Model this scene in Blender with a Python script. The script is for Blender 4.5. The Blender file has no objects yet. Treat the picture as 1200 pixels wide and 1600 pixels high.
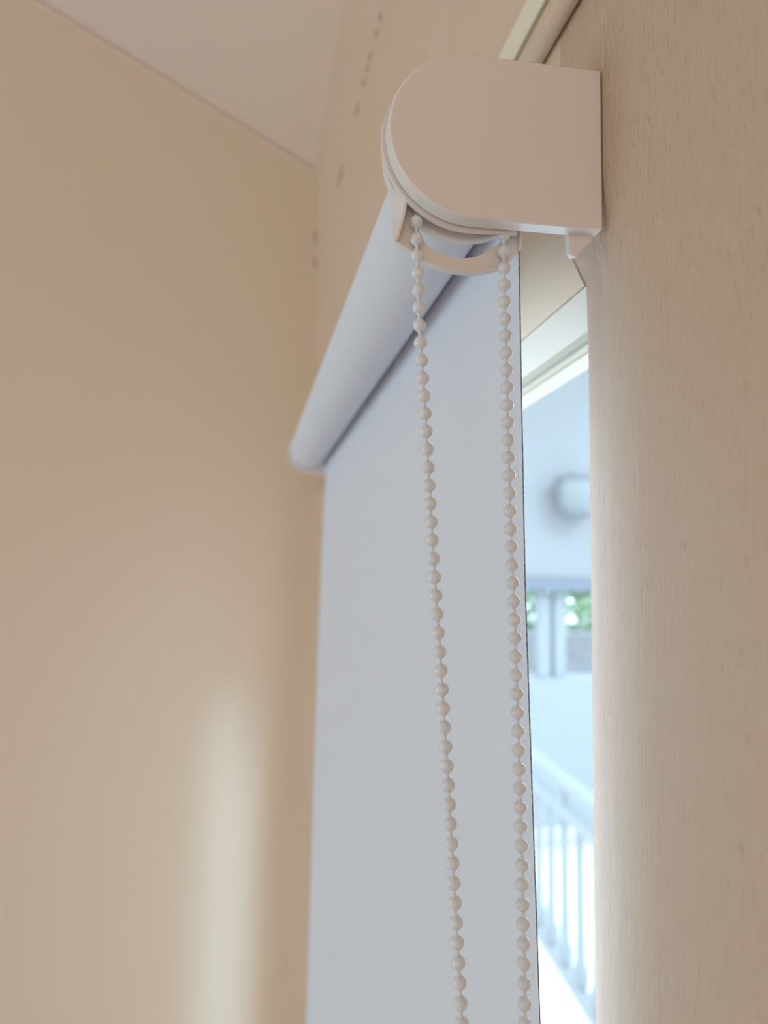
import bpy, bmesh, math, random
from mathutils import Vector, Matrix, noise

random.seed(7)
scn = bpy.context.scene
COL = scn.collection
Z0 = 1.80            # eye height of the camera above the room floor; heights below are relative to it
PI = math.pi

# ------------------------------------------------------------------ camera
cd = bpy.data.cameras.new('camera')
cam = bpy.data.objects.new('camera', cd)
COL.objects.link(cam)
scn.camera = cam
cam.matrix_world = Matrix(((0.982158, -0.033655, -0.185022, 0),
                           (-0.187412, -0.093706, -0.977802, 0),
                           (0.015570, 0.995031, -0.098341, Z0),
                           (0, 0, 0, 1)))
cd.sensor_fit = 'VERTICAL'
cd.sensor_height = 36.0
cd.lens = 27.0
cd.clip_start = 0.01
cd.dof.use_dof = True
cd.dof.focus_distance = 0.262
cd.dof.aperture_fstop = 8.5

# ------------------------------------------------------------------ colour management
vs = scn.view_settings
vs.view_transform = 'Standard'
vs.look = 'None'
vs.gamma = 1.0
vs.use_curve_mapping = False
vs.exposure = 0.09

# ------------------------------------------------------------------ sky
wd = bpy.data.worlds.new('sky')
scn.world = wd
wd.use_nodes = True
bg = wd.node_tree.nodes['Background']
bg.inputs['Color'].default_value = (0.66, 0.86, 1.0, 1)
bg.inputs['Strength'].default_value = 5.0


def area(name, loc, direction, sx, sy, power, color):
    l = bpy.data.lights.new(name, 'AREA')
    l.shape = 'RECTANGLE'
    l.size, l.size_y = sx, sy
    l.energy = power
    l.color = color
    o = bpy.data.objects.new(name, l)
    COL.objects.link(o)
    o.location = (loc[0], loc[1], loc[2] + Z0)
    o.rotation_euler = Vector(direction).to_track_quat('-Z', 'Y').to_euler()
    return o


sl = bpy.data.lights.new('hazy_sun', 'SUN')
sl.energy = 2.0
sl.angle = math.radians(13)
sl.color = (0.40, 0.74, 1.0)
so = bpy.data.objects.new('hazy_sun', sl)
COL.objects.link(so)
so.location = (4, -6, 8)
so.rotation_euler = Vector((-0.325, 1.0, -0.60)).to_track_quat('-Z', 'Y').to_euler()

# unseen area lights: cool daylight from the opposite side, and the warm light of the room behind the camera
area('window_daylight', (-3.4, 0.45, -0.4), (1, 0, 0.05), 1.6, 1.4, 33, (0.60, 0.87, 1.0))
area('room_lamp_light', (-0.9, -2.3, -0.2), (0.12, 1, 0.0), 1.5, 1.8, 13.3, (1.0, 0.71, 0.60))


# ------------------------------------------------------------------ materials
def mat(name, color, rough=0.5, spec=0.5, bump=None, var=None, emis=None, sub=0.0):
    """bump = (scale xyz, strength, distance); var = (scale xyz, second colour)"""
    m = bpy.data.materials.new(name)
    m.use_nodes = True
    nt = m.node_tree
    b = nt.nodes['Principled BSDF']
    b.inputs['Base Color'].default_value = (*color, 1)
    b.inputs['Roughness'].default_value = rough
    b.inputs['Specular IOR Level'].default_value = spec
    if sub:
        b.inputs['Subsurface Weight'].default_value = sub
        b.inputs['Subsurface Radius'].default_value = (0.002, 0.0016, 0.0013)
        b.inputs['Subsurface Scale'].default_value = 1.0

    def noise_node(scale, detail=3, rough_=0.5):
        tc = nt.nodes.new('ShaderNodeTexCoord')
        mp = nt.nodes.new('ShaderNodeMapping')
        mp.inputs['Scale'].default_value = scale
        nz = nt.nodes.new('ShaderNodeTexNoise')
        nz.inputs['Scale'].default_value = 1.0
        nz.inputs['Detail'].default_value = detail
        nz.inputs['Roughness'].default_value = rough_
        nt.links.new(tc.outputs['Object'], mp.inputs['Vector'])
        nt.links.new(mp.outputs['Vector'], nz.inputs['Vector'])
        return nz
    if var:
        nz = noise_node(var[0])
        cr = nt.nodes.new('ShaderNodeValToRGB')
        cr.color_ramp.elements[0].position = 0.35
        cr.color_ramp.elements[1].position = 0.65
        cr.color_ramp.elements[0].color = (*color, 1)
        cr.color_ramp.elements[1].color = (*var[1], 1)
        nt.links.new(nz.outputs['Fac'], cr.inputs['Fac'])
        nt.links.new(cr.outputs['Color'], b.inputs['Base Color'])
    if bump:
        nz = noise_node(bump[0], 4, 0.6)
        bp = nt.nodes.new('ShaderNodeBump')
        bp.inputs['Strength'].default_value = bump[1]
        bp.inputs['Distance'].default_value = bump[2]
        nt.links.new(nz.outputs['Fac'], bp.inputs['Height'])
        nt.links.new(bp.outputs['Normal'], b.inputs['Normal'])
    return m


M = {}
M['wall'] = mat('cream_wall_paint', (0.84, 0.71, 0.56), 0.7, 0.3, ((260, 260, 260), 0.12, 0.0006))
M['ceiling'] = mat('ceiling_paint', (0.86, 0.70, 0.60), 0.75, 0.3, ((200, 200, 200), 0.12, 0.0006))
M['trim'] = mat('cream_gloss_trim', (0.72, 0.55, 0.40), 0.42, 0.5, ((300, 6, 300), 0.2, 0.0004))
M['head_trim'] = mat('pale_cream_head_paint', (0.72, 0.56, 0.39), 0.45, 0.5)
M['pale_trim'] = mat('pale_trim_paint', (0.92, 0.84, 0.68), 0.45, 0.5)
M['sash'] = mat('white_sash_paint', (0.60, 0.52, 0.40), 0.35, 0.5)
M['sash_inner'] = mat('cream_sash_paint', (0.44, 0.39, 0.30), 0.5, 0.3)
M['gasket'] = mat('ochre_gasket', (0.30, 0.21, 0.11), 0.6)
M['blind_plastic'] = mat('white_blind_plastic', (0.87, 0.83, 0.82), 0.28, 0.5, ((1500, 1500, 1500), 0.06, 0.0002))
M['clear_plastic'] = mat('milky_plastic', (0.86, 0.82, 0.78), 0.32, 0.5, sub=0.25)
M['bead'] = mat('white_bead_plastic', (0.80, 0.84, 0.90), 0.25, 0.5)
M['fabric'] = mat('white_blind_fabric', (0.85, 0.855, 0.94), 0.85, 0.15, ((2200, 2200, 2200), 0.10, 0.0002))
M['fabric_edge'] = mat('dark_fabric_core', (0.07, 0.07, 0.09), 0.9, 0.1, var=((1, 1, 900), (0.30, 0.30, 0.34)))
M['tube_metal'] = mat('grey_tube_metal', (0.45, 0.44, 0.44), 0.35)
M['speck'] = mat('brown_seam_stain', (0.52, 0.37, 0.26), 0.8)
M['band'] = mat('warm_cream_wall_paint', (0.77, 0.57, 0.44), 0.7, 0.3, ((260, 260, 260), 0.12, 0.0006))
M['plain_wall'] = mat('white_wall_paint', (0.80, 0.80, 0.80), 0.8, 0.3)
M['floor'] = mat('pale_floorboards', (0.62, 0.60, 0.56), 0.5, 0.4, None, ((3, 30, 3), (0.55, 0.53, 0.49)))
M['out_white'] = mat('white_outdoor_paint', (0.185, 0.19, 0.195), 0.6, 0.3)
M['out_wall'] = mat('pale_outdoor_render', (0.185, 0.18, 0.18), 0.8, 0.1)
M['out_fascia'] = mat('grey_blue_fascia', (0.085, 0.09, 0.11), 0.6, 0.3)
M['out_lilac'] = mat('lilac_grey_paving', (0.72, 0.72, 0.73), 0.8, 0.2, None, ((6, 6, 6), (0.64, 0.64, 0.65)))
M['stone'] = mat('grey_garden_stone', (0.20, 0.205, 0.21), 0.9, 0.1, ((30, 30, 30), 0.5, 0.01), ((8, 8, 8), (0.24, 0.24, 0.24)))
M['leaf'] = mat('light_green_foliage', (0.26, 0.42, 0.18), 0.7, 0.2, None, ((12, 12, 12), (0.34, 0.46, 0.26)))
M['twig'] = mat('brown_twig', (0.25, 0.18, 0.12), 0.8)
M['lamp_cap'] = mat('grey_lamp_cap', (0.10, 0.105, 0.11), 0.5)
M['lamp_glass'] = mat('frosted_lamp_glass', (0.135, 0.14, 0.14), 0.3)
M['roof'] = mat('grey_roof_tiles', (0.35, 0.37, 0.40), 0.8, 0.2, ((12, 40, 12), 0.5, 0.02))


def casing_material():
    """cream paint with upright brush strokes and small raised specks"""
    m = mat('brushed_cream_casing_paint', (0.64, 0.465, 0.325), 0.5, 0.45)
    nt = m.node_tree
    b = nt.nodes['Principled BSDF']
    tc = nt.nodes.new('ShaderNodeTexCoord')

    def strokes(sc, det):
        mp = nt.nodes.new('ShaderNodeMapping')
        mp.inputs['Scale'].default_value = sc
        nz = nt.nodes.new('ShaderNodeTexNoise')
        nz.inputs['Scale'].default_value = 1
        nz.inputs['Detail'].default_value = det
        nt.links.new(tc.outputs['Object'], mp.inputs['Vector'])
        nt.links.new(mp.outputs['Vector'], nz.inputs['Vector'])
        return nz
    fine = strokes((1200, 1500, 26), 3)
    speck = strokes((1100, 1300, 190), 1)
    cr = nt.nodes.new('ShaderNodeValToRGB')
    cr.color_ramp.elements[0].position = 0.62
    cr.color_ramp.elements[1].position = 0.74
    nt.links.new(speck.outputs['Fac'], cr.inputs['Fac'])
    b1 = nt.nodes.new('ShaderNodeBump')
    b1.inputs['Strength'].default_value = 0.5
    b1.inputs['Distance'].default_value = 0.0014
    b2 = nt.nodes.new('ShaderNodeBump')
    b2.inputs['Strength'].default_value = 0.5
    b2.inputs['Distance'].default_value = 0.0011
    nt.links.new(fine.outputs['Fac'], b1.inputs['Height'])
    nt.links.new(cr.outputs['Color'], b2.inputs['Height'])
    nt.links.new(b1.outputs['Normal'], b2.inputs['Normal'])
    nt.links.new(b2.outputs['Normal'], b.inputs['Normal'])
    return m


M['casing'] = casing_material()


def glass_material():
    m = bpy.data.materials.new('window_glass')
    m.use_nodes = True
    nt = m.node_tree
    for n in list(nt.nodes):
        nt.nodes.remove(n)
    out = nt.nodes.new('ShaderNodeOutputMaterial')
    mix = nt.nodes.new('ShaderNodeMixShader')
    tr = nt.nodes.new('ShaderNodeBsdfTransparent')
    gl = nt.nodes.new('ShaderNodeBsdfGlossy')
    gl.inputs['Roughness'].default_value = 0.02
    mix.inputs[0].default_value = 0.04
    nt.links.new(tr.outputs[0], mix.inputs[1])
    nt.links.new(gl.outputs[0], mix.inputs[2])
    nt.links.new(mix.outputs[0], out.inputs['Surface'])
    return m


M['glass'] = glass_material()


# ------------------------------------------------------------------ mesh helpers (metres, z relative to the eye)
def link(name, bm, m, parent=None, smooth=None, bevel=0.0, seg=2):
    bmesh.ops.recalc_face_normals(bm, faces=bm.faces[:])
    me = bpy.data.meshes.new(name)
    bm.to_mesh(me)
    bm.free()
    for mm in (m if isinstance(m, (list, tuple)) else [m]):
        me.materials.append(mm)
    o = bpy.data.objects.new(name, me)
    COL.objects.link(o)
    if smooth is not None:
        me.polygons.foreach_set('use_smooth', [True] * len(me.polygons))
        me.set_sharp_from_angle(angle=math.radians(smooth))
    if bevel:
        md = o.modifiers.new('bevel', 'BEVEL')
        md.width = bevel
        md.segments = seg
        md.limit_method = 'ANGLE'
        md.angle_limit = math.radians(40)
        md.harden_normals = smooth is not None
    if parent is None:
        o.location.z = Z0
    else:
        o.parent = parent
        up = parent.location.copy()
        g = parent.parent
        while g:
            up += g.location
            g = g.parent
        o.location = Vector((0, 0, Z0)) - up
    return o


def empty(name, loc, label, cat, group=None):
    o = bpy.data.objects.new(name, None)
    o.empty_display_size = 0.05
    COL.objects.link(o)
    o.location = (loc[0], loc[1], loc[2] + Z0)
    return tag(o, label, cat, group)


def tag(o, label, cat=None, group=None):
    o['label'] = label
    if cat:
        o['category'] = cat
    if group:
        o['group'] = group
    return o


def structure(o, label=None):
    o['kind'] = 'structure'
    if label:
        o['label'] = label
    return o


def box(bm, x0, x1, y0, y1, z0, z1):
    vs_ = [bm.verts.new((x, y, z)) for x in (x0, x1) for y in (y0, y1) for z in (z0, z1)]
    for f in ((0, 1, 3, 2), (4, 6, 7, 5), (0, 4, 5, 1), (2, 3, 7, 6), (0, 2, 6, 4), (1, 5, 7, 3)):
        bm.faces.new([vs_[i] for i in f])
    return vs_


def prism(bm, pts, axis, a0, a1):
    """closed 2-D outline extruded along one axis; outline order: y->(x,z), x->(y,z), z->(x,y)"""
    def P(p, a):
        if axis == 'y':
            return (p[0], a, p[1])
        if axis == 'x':
            return (a, p[0], p[1])
        return (p[0], p[1], a)
    A = [bm.verts.new(P(p, a0)) for p in pts]
    B = [bm.verts.new(P(p, a1)) for p in pts]
    n = len(pts)
    bm.faces.new(A)
    bm.faces.new(B[::-1])
    for i in range(n):
        bm.faces.new((A[i], A[(i + 1) % n], B[(i + 1) % n], B[i]))


def tube(bm, path, r, seg=10, cap=True):
    rings = []
    n = len(path)
    for i, p in enumerate(path):
        p = Vector(p)
        d = (Vector(path[min(i + 1, n - 1)]) - Vector(path[max(i - 1, 0)])).normalized()
        ref = Vector((0, 1, 0)) if abs(d.y) < 0.9 else Vector((1, 0, 0))
        u = d.cross(ref).normalized()
        w = d.cross(u)
        rr = r[i] if isinstance(r, (list, tuple)) else r
        rings.append([bm.verts.new(p + (u * math.cos(2 * PI * k / seg) + w * math.sin(2 * PI * k / seg)) * rr) for k in range(seg)])
    for a, b in zip(rings, rings[1:]):
        for k in range(seg):
            bm.faces.new((a[k], a[(k + 1) % seg], b[(k + 1) % seg], b[k]))
    if cap:
        bm.faces.new(rings[0])
        bm.faces.new(rings[-1][::-1])


def cyl_y(bm, cx, cz, prof, seg=64):
    """lathe about an axis along y: prof = [(y, r), ...]"""
    rings = []
    for y, r in prof:
        rings.append([bm.verts.new((cx + r * math.cos(2 * PI * k / seg), y, cz + r * math.sin(2 * PI * k / seg))) for k in range(seg)])
    for a, b in zip(rings, rings[1:]):
        for k in range(seg):
            bm.faces.new((a[k], a[(k + 1) % seg], b[(k + 1) % seg], b[k]))
    bm.faces.new(rings[0])
    bm.faces.new(rings[-1][::-1])


def smoothed(pts, per=6, closed=False):
    """Catmull-Rom through points"""
    out = []
    n = len(pts)
    rng = range(n) if closed else range(n - 1)
    for i in rng:
        g = (lambda k: pts[k % n]) if closed else (lambda k: pts[max(0, min(n - 1, k))])
        p0, p1, p2, p3 = (Vector(g(i + k)) for k in (-1, 0, 1, 2))
        for s in range(per):
            t = s / per
            out.append(0.5 * ((2 * p1) + (-p0 + p2) * t + (2 * p0 - 5 * p1 + 4 * p2 - p3) * t * t + (-p0 + 3 * p1 - 3 * p2 + p3) * t ** 3))
    if not closed:
        out.append(Vector(pts[-1]))
    return out


# ------------------------------------------------------------------ room shell
WX = 0.120           # room face of the window wall
YE = 1.22            # end wall
YB = -2.6            # wall behind
XL = -3.7            # opposite wall
FL, XR = -Z0, -1.79  # floor level, ridge
SL = 0.513
UX = 0.113            # face of the proud upper band of the window wall
CZ = 0.6845           # ceiling height at the window wall plane


def ceil_z(x):
    return CZ + (WX - x) * SL if x > XR else CZ + (WX - XR) * SL - (XR - x) * SL


HEAD, SILL = 0.1188, -0.95
OY0, OY1 = 0.2697, 0.925          # opening along the wall
OW = 0.175                       # outer face of the window wall

bm = bmesh.new()
box(bm, XL - .1, WX + .3, YB - .1, YE + .1, FL - .1, FL)
structure(link('floor', bm, M['floor']), 'wooden floorboards of the room')

bm = bmesh.new()
prism(bm, [(XL - .1, FL), (OW + .1, FL), (OW + .1, ceil_z(WX) - .05), (WX, ceil_z(WX)), (XR, ceil_z(XR)), (XL - .1, ceil_z(XL))], 'y', YE, YE + .12)
structure(link('wall_end', bm, M['wall']), 'cream painted end wall under the sloping ceiling')
bm = bmesh.new()
prism(bm, [(XL - .1, FL), (OW + .1, FL), (OW + .1, ceil_z(WX) - .05), (WX, ceil_z(WX)), (XR, ceil_z(XR)), (XL - .1, ceil_z(XL))], 'y', YB - .12, YB)
structure(link('wall_back', bm, M['plain_wall']), 'cream wall behind the viewpoint')
bm = bmesh.new()
box(bm, XL - .12, XL, YB, YE, FL, ceil_z(XL))
structure(link('wall_left', bm, M['plain_wall']), 'cream wall opposite the window')
bm = bmesh.new()
prism(bm, [(WX + .2, ceil_z(WX) - .2 * SL), (XR, ceil_z(XR)), (XL - .2, ceil_z(XL - .2)),
           (XL - .2, ceil_z(XL - .2) + .1), (XR, ceil_z(XR) + .1), (WX + .2, ceil_z(WX) + .1)], 'y', YB - .1, YE + .1)
structure(link('ceiling', bm, M['ceiling']), 'pinkish cream sloping ceiling')

# window wall: four panels round the opening, the upper band standing 10 mm proud
bm = bmesh.new()
prism(bm, [(WX + .004, 0.2665), (WX + .0005, 0.2665), (WX + .0005, 0.3415), (UX, 0.353), (UX, 0.54), (UX, ceil_z(UX) - .0005), (OW, ceil_z(OW) - .001), (OW, 0.2665)], 'y', YB, YE)
box(bm, WX + .0145, OW, YB, YE, HEAD + .03, 0.2665)
box(bm, WX + .0145, OW, YB, OY0 - .03, FL, HEAD + .03)
box(bm, WX + .0005, OW, 0.99, YE, FL, HEAD + .03)
box(bm, WX + .0005, OW, OY0 - .03, 0.99, FL, SILL - .02)
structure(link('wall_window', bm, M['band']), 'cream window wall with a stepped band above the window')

# cove filler strip running along the top of the window wall, and the spotted seam below it
bm = bmesh.new()
prism(bm, [(UX, .523), (UX - .003, .527), (UX - .0035, .668), (UX - .010, ceil_z(UX - .010) - .0004), (UX, ceil_z(UX) - .0004)], 'y', YB + .001, YE - .0005)
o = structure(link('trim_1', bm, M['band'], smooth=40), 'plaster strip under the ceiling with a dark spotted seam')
bm = bmesh.new()
for (y, L_, w) in ((.650, .008, .0045), (.672, .010, .0018), (.705, .014, .0018), (.722, .009, .0036), (.745, .012, .0018), (.79, .022, .0018), (.93, .05, .0014)):
    bmesh.ops.create_icosphere(bm, subdivisions=2, radius=1, matrix=Matrix.Translation((UX - .0008, y, .5235)) @ Matrix.Diagonal((.0012, L_ * .55, w, 1)))
link('seam_stain', bm, M['speck'], o, smooth=60)
bm = bmesh.new()
for (z, L_) in ((.575, .014), (.532, .011)):
    bmesh.ops.create_icosphere(bm, subdivisions=2, radius=1, matrix=Matrix.Translation((UX - .002, YE - .001, z)) @ Matrix.Diagonal((.005, .0012, L_, 1)))
link('corner_stain', bm, M['speck'], o, smooth=60)
# caulk bead between the end wall and the ceiling
bm = bmesh.new()
tube(bm, [(UX - .004, YE - .001, ceil_z(UX - .004) - .004), (-1.7, YE - .001, ceil_z(-1.7) - .004)], .003, 8)
structure(link('trim_2', bm, M['ceiling'], smooth=60), 'thin filler bead between end wall and ceiling')


# casing round the opening: the face eases back gently toward the opening
def ease(t):      # t = distance from the opening edge, metres
    k = max(0.0, 1 - t / 0.062)
    return WX + 0.0105 * k ** 1.5


def head_x(z):
    return WX + 0.0090 * max(0.0, min(1.0, 1 - (z - HEAD) / .030)) ** 1.8


def casing_profile(w):      # (across, x) : across = distance from opening edge
    pts = [(t * .062 / 12, ease(t * .062 / 12)) for t in range(13)] + [(w, WX), (w, WX + .014), (0.0, WX + .014)]
    return pts


cas = bmesh.new()
zs = [SILL - .1, -.5, -.2, 0, .09] + [HEAD + .0040 * i for i in range(11)] + [.245]
rows = []
for z in zs:
    f = (head_x(max(HEAD, z + .001)) - WX) / .0090
    rows.append([cas.verts.new((WX + (x - WX) * f if a < .2 and i < 13 else x, OY0 - a, z)) for i, (a, x) in enumerate(casing_profile(.20))])
for ra, rb_ in zip(rows, rows[1:]):
    for i in range(len(ra)):
        j = (i + 1) % len(ra)
        cas.faces.new((ra[i], ra[j], rb_[j], rb_[i]))
cas.faces.new(rows[0])
cas.faces.new(rows[-1][::-1])
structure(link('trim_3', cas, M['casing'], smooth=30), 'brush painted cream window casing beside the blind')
cas = bmesh.new()
prof = [(t * .035 / 10, head_x(HEAD + t * .035 / 10)) for t in range(11)]
prism(cas, [(x, HEAD + a) for a, x in prof] + [(WX, .245), (WX + .0095, .245), (WX + .0095, HEAD)], 'y', OY0 + .0002, 0.99)
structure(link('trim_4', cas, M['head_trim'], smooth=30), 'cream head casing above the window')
cas = bmesh.new()
box(cas, WX, WX + .02, OY1, 0.99, SILL - .1, HEAD)
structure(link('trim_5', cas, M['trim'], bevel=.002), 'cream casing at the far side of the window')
# round moulding with a pale flat strip over it
cas = bmesh.new()
tube(cas, [(WX - .0045, YB + .01, .2238), (WX - .0045, YE - .01, .2238)], .0045, 32)
structure(link('trim_6', cas, M['trim'], smooth=50), 'cream round moulding above the window casing')
cas = bmesh.new()
box(cas, WX - .0005, WX + .02, YB + .01, YE - .01, .2490, .2655)
structure(link('trim_7', cas, M['pale_trim'], bevel=.0008), 'pale flat strip above the round moulding')

# window: frame with head and jambs, sash, gasket, pane
FX0, FX1 = WX + .0098, OW
bm = bmesh.new()
prism(bm, [(FX0, HEAD + .03), (FX0, .1180), (FX0 + .0015, .1165), (.140, .1085), (.1435, .1105), (.1435, .1145), (OW, .1145), (OW, HEAD + .0298), (FX0, HEAD + .0298)][1:], 'y', OY0 + .0003, 0.99)
box(bm, WX + .0202, OW, OY0 - .03, OY0 + .003, SILL - .02, .1145)
box(bm, WX + .0202, OW, OY1 - .003, 0.99, SILL - .02, .1145)
box(bm, WX - .03, OW + .03, OY0 - .002, OY1, SILL - .02, SILL)
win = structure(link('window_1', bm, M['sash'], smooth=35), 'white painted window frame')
SX = .1445
bm = bmesh.new()
y0, y1, z0, z1 = OY0 + .0035, OY1 - .0035, SILL + .001, .1140
head = [(SX, z1), (SX, .1135), (SX + .004, .1105), (SX + .0045, .1085), (SX + .0085, .1085), (SX + .0085, z1)]
prism(bm, head, 'y', y0, y1)
box(bm, SX, SX + .0085, y0, y0 + .004, z0, .1085)
box(bm, SX, SX + .0085, y1 - .03, y1, z0, .1085)
box(bm, SX, SX + .0085, y0, y1, z0, z0 + .04)
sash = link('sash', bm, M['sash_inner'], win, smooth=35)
bm = bmesh.new()
box(bm, SX + .0088, SX + .0115, y0, y1, .1095, .1135)
link('gasket', bm, M['gasket'], win)
bm = bmesh.new()
box(bm, SX + .0118, SX + .0148, y0, y1, z0, .1142)
link('pane', bm, M['glass'], win)

# unseen window and door, added to account for the two area lights
bm = bmesh.new()
for q in ((-.55, -.45, -1.2, .4), (1.15, 1.21, -1.2, .4), (.32, .38, -1.1, .3), (-.45, 1.15, -1.2, -1.1), (-.45, 1.15, .3, .4)):
    box(bm, XL + .001, XL + .04, *q)
w2 = structure(link('added_window', bm, M['out_white'], bevel=.004), 'added white framed window in the opposite wall')
bm = bmesh.new()
box(bm, XL + .005, XL + .012, -.449, 1.149, -1.099, .299)
link('pane', bm, M['glass'], w2)
bm = bmesh.new()
box(bm, -1.75, -.85, YB + .001, YB + .04, FL + .005, .20)
d1 = structure(link('added_door', bm, M['pale_trim'], bevel=.003), 'added cream door in the back wall')
bm = bmesh.new()
tube(bm, [(-1.66, YB + .041, -.78), (-1.66, YB + .09, -.78), (-1.55, YB + .09, -.78)], .009, 12)
link('door_handle', bm, M['tube_metal'], d1, smooth=40)

# ------------------------------------------------------------------ roller blind
BC = Vector((0.0733, 0, 0.1520))     # centre of the bracket's round end
BR = 0.0292
blind = empty('roller_blind', (WX, .55, .15), 'white roller blind with a rounded end cover, lowered over the window', 'roller blind')


def d_outline(r, xr, zt, zb, n=40):
    """round on the room side, straight to the wall"""
    pts = [(xr, zt)]
    for k in range(n + 1):
        a = PI / 2 + PI * k / n
        pts.append((BC.x + r * math.cos(a), BC.z + r * math.sin(a)))
    pts.append((xr, zb))
    return pts


bm = bmesh.new()
prism(bm, d_outline(BR, WX - .0003, BC.z + .0302, BC.z - .0283), 'y', .2350, .2418)
link('end_cover', bm, M['blind_plastic'], blind, smooth=35, bevel=.0009, seg=3)
bm = bmesh.new()
prism(bm, d_outline(BR - .0012, WX - .003, BC.z + .0285, BC.z - .0268), 'y', .24185, .2424)
prism(bm, d_outline(BR + .0010, .0915, BC.z + .0295, BC.z - .0292), 'y', .2426, .2443)
# shallow housing behind, holding the clutch
prism(bm, d_outline(BR - .0016, .1135, BC.z + .0275, BC.z - .0258), 'y', .2443, .2446)
brk = link('bracket', bm, M['blind_plastic'], blind, smooth=35, bevel=.0004, seg=2)
bm = bmesh.new()
prism(bm, [(.1090, .1240), (.1092, .1192), (.1096, .1166), (.1108, .1158), (.1126, .1161), (.1185, .1222), (.1195, .1252), (.1195, .1262), (.1090, .1262)], 'y', .2405, .2432)
link('wall_tab', bm, M['blind_plastic'], blind, smooth=35, bevel=.0006, seg=3)

# chain guard: curved skirt with an opening that shows the roller behind
outer = [(44.6, 160.5), (44.2, 152.5), (46.2, 146.5), (49.6, 142.0), (51.9, 138.1), (52.6, 132.2), (51.4, 125.8), (49.2, 118.5), (54.5, 114.9), (59.5, 112.2), (65.9, 110.3),
         (72.7, 109.6), (78.5, 109.9), (85.1, 111.5), (89.8, 113.8), (94.4, 119.6), (94.7, 127.5)]
hole = [(52.9, 133.5), (56.6, 126.0), (59.8, 119.6), (64.0, 116.3), (69.3, 115.0), (75.0, 115.1), (79.7, 116.5), (83.9, 119.5), (87.9, 122.5), (90.6, 125.0), (90.6, 128)]
outer = [(a / 1000, b / 1000) for a, b in outer]
hole = [(a / 1000, b / 1000) for a, b in hole]
# sharp tips at the left and right corners: smooth each run between them
runs = [outer[0:8], outer[7:15], outer[14:16], outer[15:17]]
op = []
for r_ in runs:
    s_ = smoothed(r_, 5) if len(r_) > 2 else [Vector(q) for q in r_]
    op += s_[:-1]
op.append(Vector(runs[-1][-1]))
hp = smoothed(hole, 5)


def resample(pts, n):
    L_ = [0]
    for a, b in zip(pts, pts[1:]):
        L_.append(L_[-1] + (b - a).length)
    out = []
    j = 0
    for k in range(n):
        d = L_[-1] * k / (n - 1)
        while j < len(pts) - 2 and L_[j + 1] < d:
            j += 1
        t = (d - L_[j]) / max(1e-9, L_[j + 1] - L_[j])
        out.append(pts[j].lerp(pts[j + 1], t))
    return out


# back plate: the band between outer edge and opening (starting at the left tip region)
i_tip = len(smoothed(outer[0:8], 5)) - 1
low = [p for p in op[i_tip - 12:]]
NB = 60
A_ = resample(low, NB)
B_ = resample(hp, NB)
bm = bmesh.new()
ya, yb = .2486, .2496
rows = []
for p, q in zip(A_, B_):
    rows.append([bm.verts.new((p.x, ya, p.y)), bm.verts.new((q.x, ya, q.y)), bm.verts.new((q.x, yb, q.y)), bm.verts.new((p.x, yb, p.y))])
for r0, r1 in zip(rows, rows[1:]):
    for k in range(4):
        bm.faces.new((r0[k], r0[(k + 1) % 4], r1[(k + 1) % 4], r1[k]))
bm.faces.new(rows[0])
bm.faces.new(rows[-1][::-1])
guard = link('chain_guard', bm, M['clear_plastic'], blind, smooth=40)


def wall_strip(bm, pts, y0f, y1f, th):
    """upright wall of thickness th following a 2-D path"""
    n = len(pts)
    rows_ = []
    for i, p in enumerate(pts):
        d = (pts[min(i + 1, n - 1)] - pts[max(i - 1, 0)]).normalized()
        nrm = Vector((-d.y, d.x)) * th
        ya_, yb_ = y0f(i / (n - 1)), y1f(i / (n - 1))
        rows_.append([bm.verts.new((p.x, ya_, p.y)), bm.verts.new((p.x + nrm.x, ya_, p.y + nrm.y)),
                      bm.verts.new((p.x + nrm.x, yb_, p.y + nrm.y)), bm.verts.new((p.x, yb_, p.y))])
    for r0, r1 in zip(rows_, rows_[1:]):
        for k in range(4):
            bm.faces.new((r0[k], r0[(k + 1) % 4], r1[(k + 1) % 4], r1[k]))
    bm.faces.new(rows_[0])
    bm.faces.new(rows_[-1][::-1])


bm = bmesh.new()
WING_FRONT = [(48.6, 167.0), (46.8, 161.0), (45.6, 155.0), (45.9, 148.2), (48.0, 142.2), (50.3, 137.3), (51.3, 133.3), (51.3, 129.4), (50.3, 123.6), (48.4, 116.6)]
WING_BACK = [(50.5, 171.5), (48.6, 168.5), (46.6, 162.4), (45.6, 155.7), (45.7, 148.6), (47.2, 142.1), (48.7, 136.3), (49.4, 131.6), (49.7, 126.9), (50.3, 120.8)]
NW = 40
fr = resample(smoothed([(a / 1000, b / 1000) for a, b in WING_FRONT], 6), NW)
bk = resample(smoothed([(a / 1000, b / 1000) for a, b in WING_BACK], 6), NW)
rows_ = []
for i in range(NW):
    rows_.append([])
    for p, y in ((fr[i], .2437), (bk[i], .2555)):
        rows_[-1].append(bm.verts.new((p.x, y, p.y)))
    for p, y in ((bk[i], .2555), (fr[i], .2437)):
        c = Vector((.0735, .1520))
        w = (c - p).normalized() * .0011
        if i > NW * .55:
            w = Vector((.0011, .0003))
        rows_[-1].append(bm.verts.new((p.x + w.x, y, p.y + w.y)))
for r0, r1 in zip(rows_, rows_[1:]):
    for k in range(4):
        bm.faces.new((r0[k], r0[(k + 1) % 4], r1[(k + 1) % 4], r1[k]))
bm.faces.new(rows_[0])
bm.faces.new(rows_[-1][::-1])
bottom = [p for p in op[i_tip:] if True]
ib = max(range(len(bottom)), key=lambda i: (bottom[i].x > .0893) * -1000 + i)
wall_strip(bm, resample(bottom[:ib + 1], 40), lambda t: .2476, lambda t: .2510, .0009)
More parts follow.
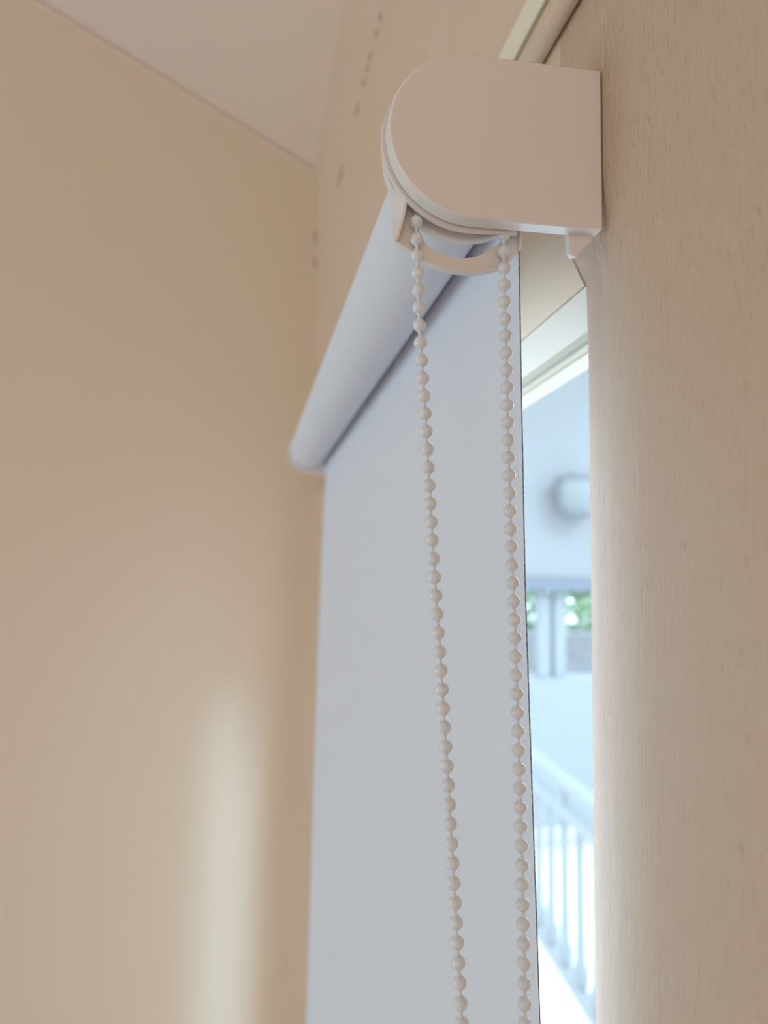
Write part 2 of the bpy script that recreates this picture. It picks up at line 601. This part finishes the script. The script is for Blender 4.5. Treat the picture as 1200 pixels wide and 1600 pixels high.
wall_strip(bm, resample(bottom[ib + 2:], 16), lambda t: .2462, lambda t: .2500, .0009)
link('guard_rim', bm, M['blind_plastic'], guard, smooth=40, bevel=.0002)

# clutch drum seen below the cover
bm = bmesh.new()
cyl_y(bm, .0738, .1525, [(.2448, .0235), (.2452, .0252), (.2464, .0258), (.2476, .0262), (.2500, .0262), (.2545, .0225), (.2560, .0190)])
cyl_y(bm, .0736, .1506, [(.2503, .0278), (.2508, .0283), (.2540, .0283), (.2545, .0278)])
link('clutch', bm, M['blind_plastic'], blind, smooth=35)

# fabric roll on its tube
RC, RR = (.0745, .1537), .0207
RY0, RY1 = .2570, .8560
bm = bmesh.new()
cyl_y(bm, RC[0], RC[1], [(RY0, RR), (RY1, RR)], 96)
roll = link('fabric_roll', bm, M['fabric'], blind, smooth=35)
bm = bmesh.new()
cyl_y(bm, RC[0], RC[1], [(RY1 + .0002, .0185), (RY1 + .004, .0185)], 48)
link('tube_end', bm, M['tube_metal'], blind, smooth=35)

# hanging sheet: leaves the back of the roll and twists a little on the way down
near = [(.0952, .1537), (.0955, .1262), (.0962, .0815), (.0976, .0016), (.1000, -.070), (.1024, -.1408), (.108, -.30), (.110, -.94)]
far = [(.0952, .1537), (.0948, .1136), (.0935, .0816), (.0922, .0016), (.0908, -.10), (.0900, -.197), (.0880, -.46), (.0872, -.94)]


def at_z(tab, z):
    for (xa, za), (xb, zb) in zip(tab, tab[1:]):
        if z >= zb:
            return xa + (xb - xa) * (z - za) / (zb - za)
    return tab[-1][0]


FY0, FY1, TH = .2515, .8600, .00045
bm = bmesh.new()
nz, ny = 70, 24
grid = []
for i in range(nz + 1):
    z = .1537 - (.1537 + .93) * (i / nz) ** 1.3
    row = []
    for j in range(ny + 1):
        t = j / ny
        x = at_z(near, z) * (1 - t) + at_z(far, z) * t
        y = FY0 + (FY1 - FY0) * t
        row.append((bm.verts.new((x - TH, y, z)), bm.verts.new((x, y, z))))
    grid.append(row)
for i in range(nz):
    for j in range(ny):
        a, b, c, d = grid[i][j], grid[i][j + 1], grid[i + 1][j + 1], grid[i + 1][j]
        bm.faces.new((a[0], b[0], c[0], d[0]))
        bm.faces.new((a[1], d[1], c[1], b[1]))
for i in range(nz):
    for j in (0, ny):
        a, d = grid[i][j], grid[i + 1][j]
        f = bm.faces.new((a[0], a[1], d[1], d[0]))
        f.material_index = 1
for j in range(ny):
    for i in (0, nz):
        a, b = grid[i][j], grid[i][j + 1]
        bm.faces.new((a[0], a[1], b[1], b[0]))
sheet = link('blind_fabric', bm, [M['fabric'], M['fabric_edge']], blind, smooth=60)
bm = bmesh.new()
box(bm, .0868, .1135, FY0, FY1, -.955, -.930)
link('bottom_bar', bm, M['blind_plastic'], blind, bevel=.003)

# far bracket
bm = bmesh.new()
prism(bm, d_outline(.0230, WX, BC.z + .0240, BC.z - .0300, 24), 'y', RY1 + .0045, RY1 + .0075)
link('far_bracket', bm, M['blind_plastic'], blind, smooth=35, bevel=.0006)

# ---- bead chain: two strands over the clutch, joined by a loop below
CY = .2455
Lp = [(56.0, 125.1), (57.0, 104), (57.8, 85.2), (59.9, 57.8), (63.0, 11.1), (65.8, -23.2), (68.8, -63.7), (70.6, -90.1), (71.6, -103.5), (73.4, -130.1), (74.6, -150), (76.0, -172)]
Rp = [(87.5, 125.0), (87.7, 98.5), (88.2, 84.6), (89.1, 50.9), (90.0, 17.1), (91.3, -10.2), (92.4, -43.6), (93.0, -63.5), (93.8, -90.3), (94.2, -109.8), (94.6, -129.5), (94.8, -150), (94.6, -172)]
bottom_arc = [(93.5, -180), (90.0, -186), (85.3, -188), (80.6, -186), (77.2, -180)]
loop = [Vector((a / 1000, CY, b / 1000)) for a, b in (Lp + bottom_arc[::-1] + Rp[::-1])]
fine = []
for a, b in zip(loop, loop[1:]):
    for s in range(8):
        fine.append(a.lerp(b, s / 8))
fine.append(loop[-1])
bm = bmesh.new()
tube(bm, fine, .00055, 8)
chain = link('bead_chain', bm, M['bead'], blind, smooth=60)

PITCH, BEAD_R = .00606, .00226
bmb = bmesh.new()
bmesh.ops.create_uvsphere(bmb, u_segments=28, v_segments=18, radius=BEAD_R)
for s in (-1, 1):     # small collars where the cord leaves the bead
    prof_r = [.0008, .0007, .0006]
    tube(bmb, [(0, 0, s * .0020), (0, 0, s * .0024), (0, 0, s * .00262)], prof_r, 12)
bead = link('bead', bmb, M['bead'], chain, smooth=50)
base_off = bead.location.copy()


def walk(path, pitch, start):
    pos, acc, target = [], 0.0, start
    for a, b in zip(path, path[1:]):
        L_ = (b - a).length
        while acc + L_ >= target:
            t = (target - acc) / L_
            pos.append((a.lerp(b, t), (b - a).normalized()))
            target += pitch
        acc += L_
    return pos


half = [Vector((a / 1000, CY, b / 1000)) for a, b in Lp]
half_r = [Vector((a / 1000, CY, b / 1000)) for a, b in Rp]
spots = walk(half, PITCH, .0004) + walk(half_r, PITCH, .0016)
spots += walk([Vector((a / 1000, CY, b / 1000)) for a, b in bottom_arc], PITCH, .004)[:3]
first = True
for p, d in spots[:100]:
    o = bead if first else bead.copy()
    if not first:
        COL.objects.link(o)
        o.parent = chain
    first = False
    o.location = base_off + p
    if chain.parent:
        o.location = p       # chain's mesh is in room coordinates, see below
    o.rotation_euler = Vector((0, 0, 1)).rotation_difference(d).to_euler()
chain['label'] = 'white plastic bead chain hanging in two strands'

# ------------------------------------------------------------------ outside: porch and neighbouring house
DECK = -1.76
bm = bmesh.new()
box(bm, OW + .02, 3.2, -1.5, 4.9, DECK - .15, DECK)
structure(link('ground', bm, M['out_lilac']), 'pale porch paving outside the window')


def rail_x(y):
    return 1.4736 + .1035 * (y - 3.058)


bal = empty('porch_balustrade', (rail_x(2.5), 2.5, DECK), 'white porch balustrade with double top rail and turned balusters outside the window', 'railing')


def rail(name, y0, y1, zc, hw, hh):
    b = bmesh.new()
    va = []
    for y in (y0, y1):
        x = rail_x(y)
        va.append([b.verts.new((x + sx * hw, y, zc + sz * hh)) for sx, sz in ((-1, -1), (1, -1), (1, 1), (-1, 1))])
    for k in range(4):
        b.faces.new((va[0][k], va[0][(k + 1) % 4], va[1][(k + 1) % 4], va[1][k]))
    b.faces.new(va[0])
    b.faces.new(va[1][::-1])
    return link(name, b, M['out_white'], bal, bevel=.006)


rail('top_rail', .4, 4.7, -.87, .035, .022)
rail('middle_rail', .4, 4.7, -1.00, .025, .028)
rail('bottom_rail', .4, 4.7, -1.70, .025, .025)
b = bmesh.new()
prof_b = [(-1.70, .020), (-1.66, .034), (-1.61, .038), (-1.56, .022), (-1.5, .022), (-1.45, .020), (-1.2, .020), (-1.05, .020), (-1.01, .020)]
tube(b, [(0, 0, z - DECK) for z, r in prof_b], [r for z, r in prof_b], 16)
me_parent = link('baluster', b, M['out_white'], bal, smooth=50)
k = 0
y = .55
while y < 4.65:
    o = me_parent if k == 0 else me_parent.copy()
    if k:
        COL.objects.link(o)
        o.parent = bal
    o.location = Vector((rail_x(y) - bal.location.x, y - bal.location.y, 0))
    k += 1
    y += .205
for y in (.45, 3.42, 4.7):
    b = bmesh.new()
    x = rail_x(y)
    hb = .035 if y != 3.42 else .022
    if y == 3.42:
        box(b, x - hb, x + hb, y - hb, y + hb, -1.0, -.87)
    else:
        box(b, x - hb, x + hb, y - hb, y + hb, DECK, -.84)
    link('post', b, M['out_white'], bal, bevel=.004)

# neighbouring house: rendered wall above a fascia, porch columns below
HY = 5.6
house = empty('neighbour_house', (3.2, HY, DECK), 'pale rendered house front with a grey blue fascia seen through the window', 'house')
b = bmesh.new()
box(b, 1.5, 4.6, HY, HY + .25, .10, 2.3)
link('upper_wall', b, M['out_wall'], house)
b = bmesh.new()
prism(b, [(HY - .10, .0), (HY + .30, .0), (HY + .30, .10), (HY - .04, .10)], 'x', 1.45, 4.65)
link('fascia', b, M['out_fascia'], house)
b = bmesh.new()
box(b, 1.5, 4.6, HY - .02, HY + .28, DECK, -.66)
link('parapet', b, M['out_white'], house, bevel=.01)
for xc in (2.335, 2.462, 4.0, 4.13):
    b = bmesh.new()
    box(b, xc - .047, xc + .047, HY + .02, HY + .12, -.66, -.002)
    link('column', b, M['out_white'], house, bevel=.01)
b = bmesh.new()
prism(b, [(HY - .4, 2.2), (HY + 1.6, 2.75), (HY + 1.6, 2.83), (HY - .4, 2.28)], 'x', 1.3, 4.8)
link('roof', b, M['roof'], house)

lamp = empty('wall_lantern', (2.52, HY - .1, .70), 'round grey lantern on the pale house wall seen through the window', 'lamp')
b = bmesh.new()
prof_l = [(.875, .03), (.865, .14), (.845, .165), (.835, .165)]
tube(b, [(2.52, HY - .17, z) for z, r in prof_l], [r for z, r in prof_l], 32)
link('lamp_cap', b, M['lamp_cap'], lamp, smooth=40)
b = bmesh.new()
prof_l = [(.835, .15), (.75, .155), (.65, .15), (.58, .12), (.545, .07), (.54, .02)]
tube(b, [(2.52, HY - .17, z) for z, r in prof_l], [r for z, r in prof_l], 32)
link('lamp_glass', b, M['lamp_glass'], lamp, smooth=60)
b = bmesh.new()
box(b, 2.48, 2.56, HY - .17, HY - .0005, .85, .90)
link('wall_arm', b, M['lamp_cap'], lamp, bevel=.005)

# bush and low garden wall beyond the neighbour's porch
bm = bmesh.new()
box(bm, -1.0, 10.0, 7.6, 7.9, DECK, -.44)
tag(link('garden_wall', bm, M['stone']), 'low grey stone garden wall behind the neighbouring porch', 'wall')
bush = empty('garden_bush', (3.6, 8.8, DECK), 'light green bush behind the grey garden wall', 'bush')
b = bmesh.new()
rb = random.Random(3)
for i in range(2800):
    th, ph = rb.uniform(0, 2 * PI), math.acos(rb.uniform(-.7, 1))
    rr = rb.uniform(.72, 1.0)
    c = Vector((3.6 + 1.3 * rr * math.cos(th) * math.sin(ph), 8.8 + .7 * rr * math.sin(th) * math.sin(ph), -.70 + 1.05 * rr * math.cos(ph)))
    q = Matrix.Rotation(rb.uniform(0, PI), 3, Vector((rb.random(), rb.random(), rb.random() + .1)).normalized())
    s = rb.uniform(.07, .13)
    vs4 = [b.verts.new(c + q @ Vector(v) * s) for v in ((-1, 0, 0), (0, -.5, .12), (1, 0, 0), (0, .5, .12))]
    b.faces.new(vs4)
link('foliage', b, M['leaf'], bush)
b = bmesh.new()
for i in range(7):
    a = 2 * PI * i / 7
    tube(b, [(3.6, 8.8, DECK), (3.6 + .3 * math.cos(a), 8.8 + .2 * math.sin(a), -1.2), (3.6 + .8 * math.cos(a), 8.8 + .4 * math.sin(a), -.6)], [.04, .025, .012], 8)
link('stem', b, M['twig'], bush, smooth=60)
bm = bmesh.new()
box(bm, -30, 40, -30, 60, DECK - .4, DECK - .16)
structure(link('ground', bm, M['out_lilac']), 'pale paved ground outside')
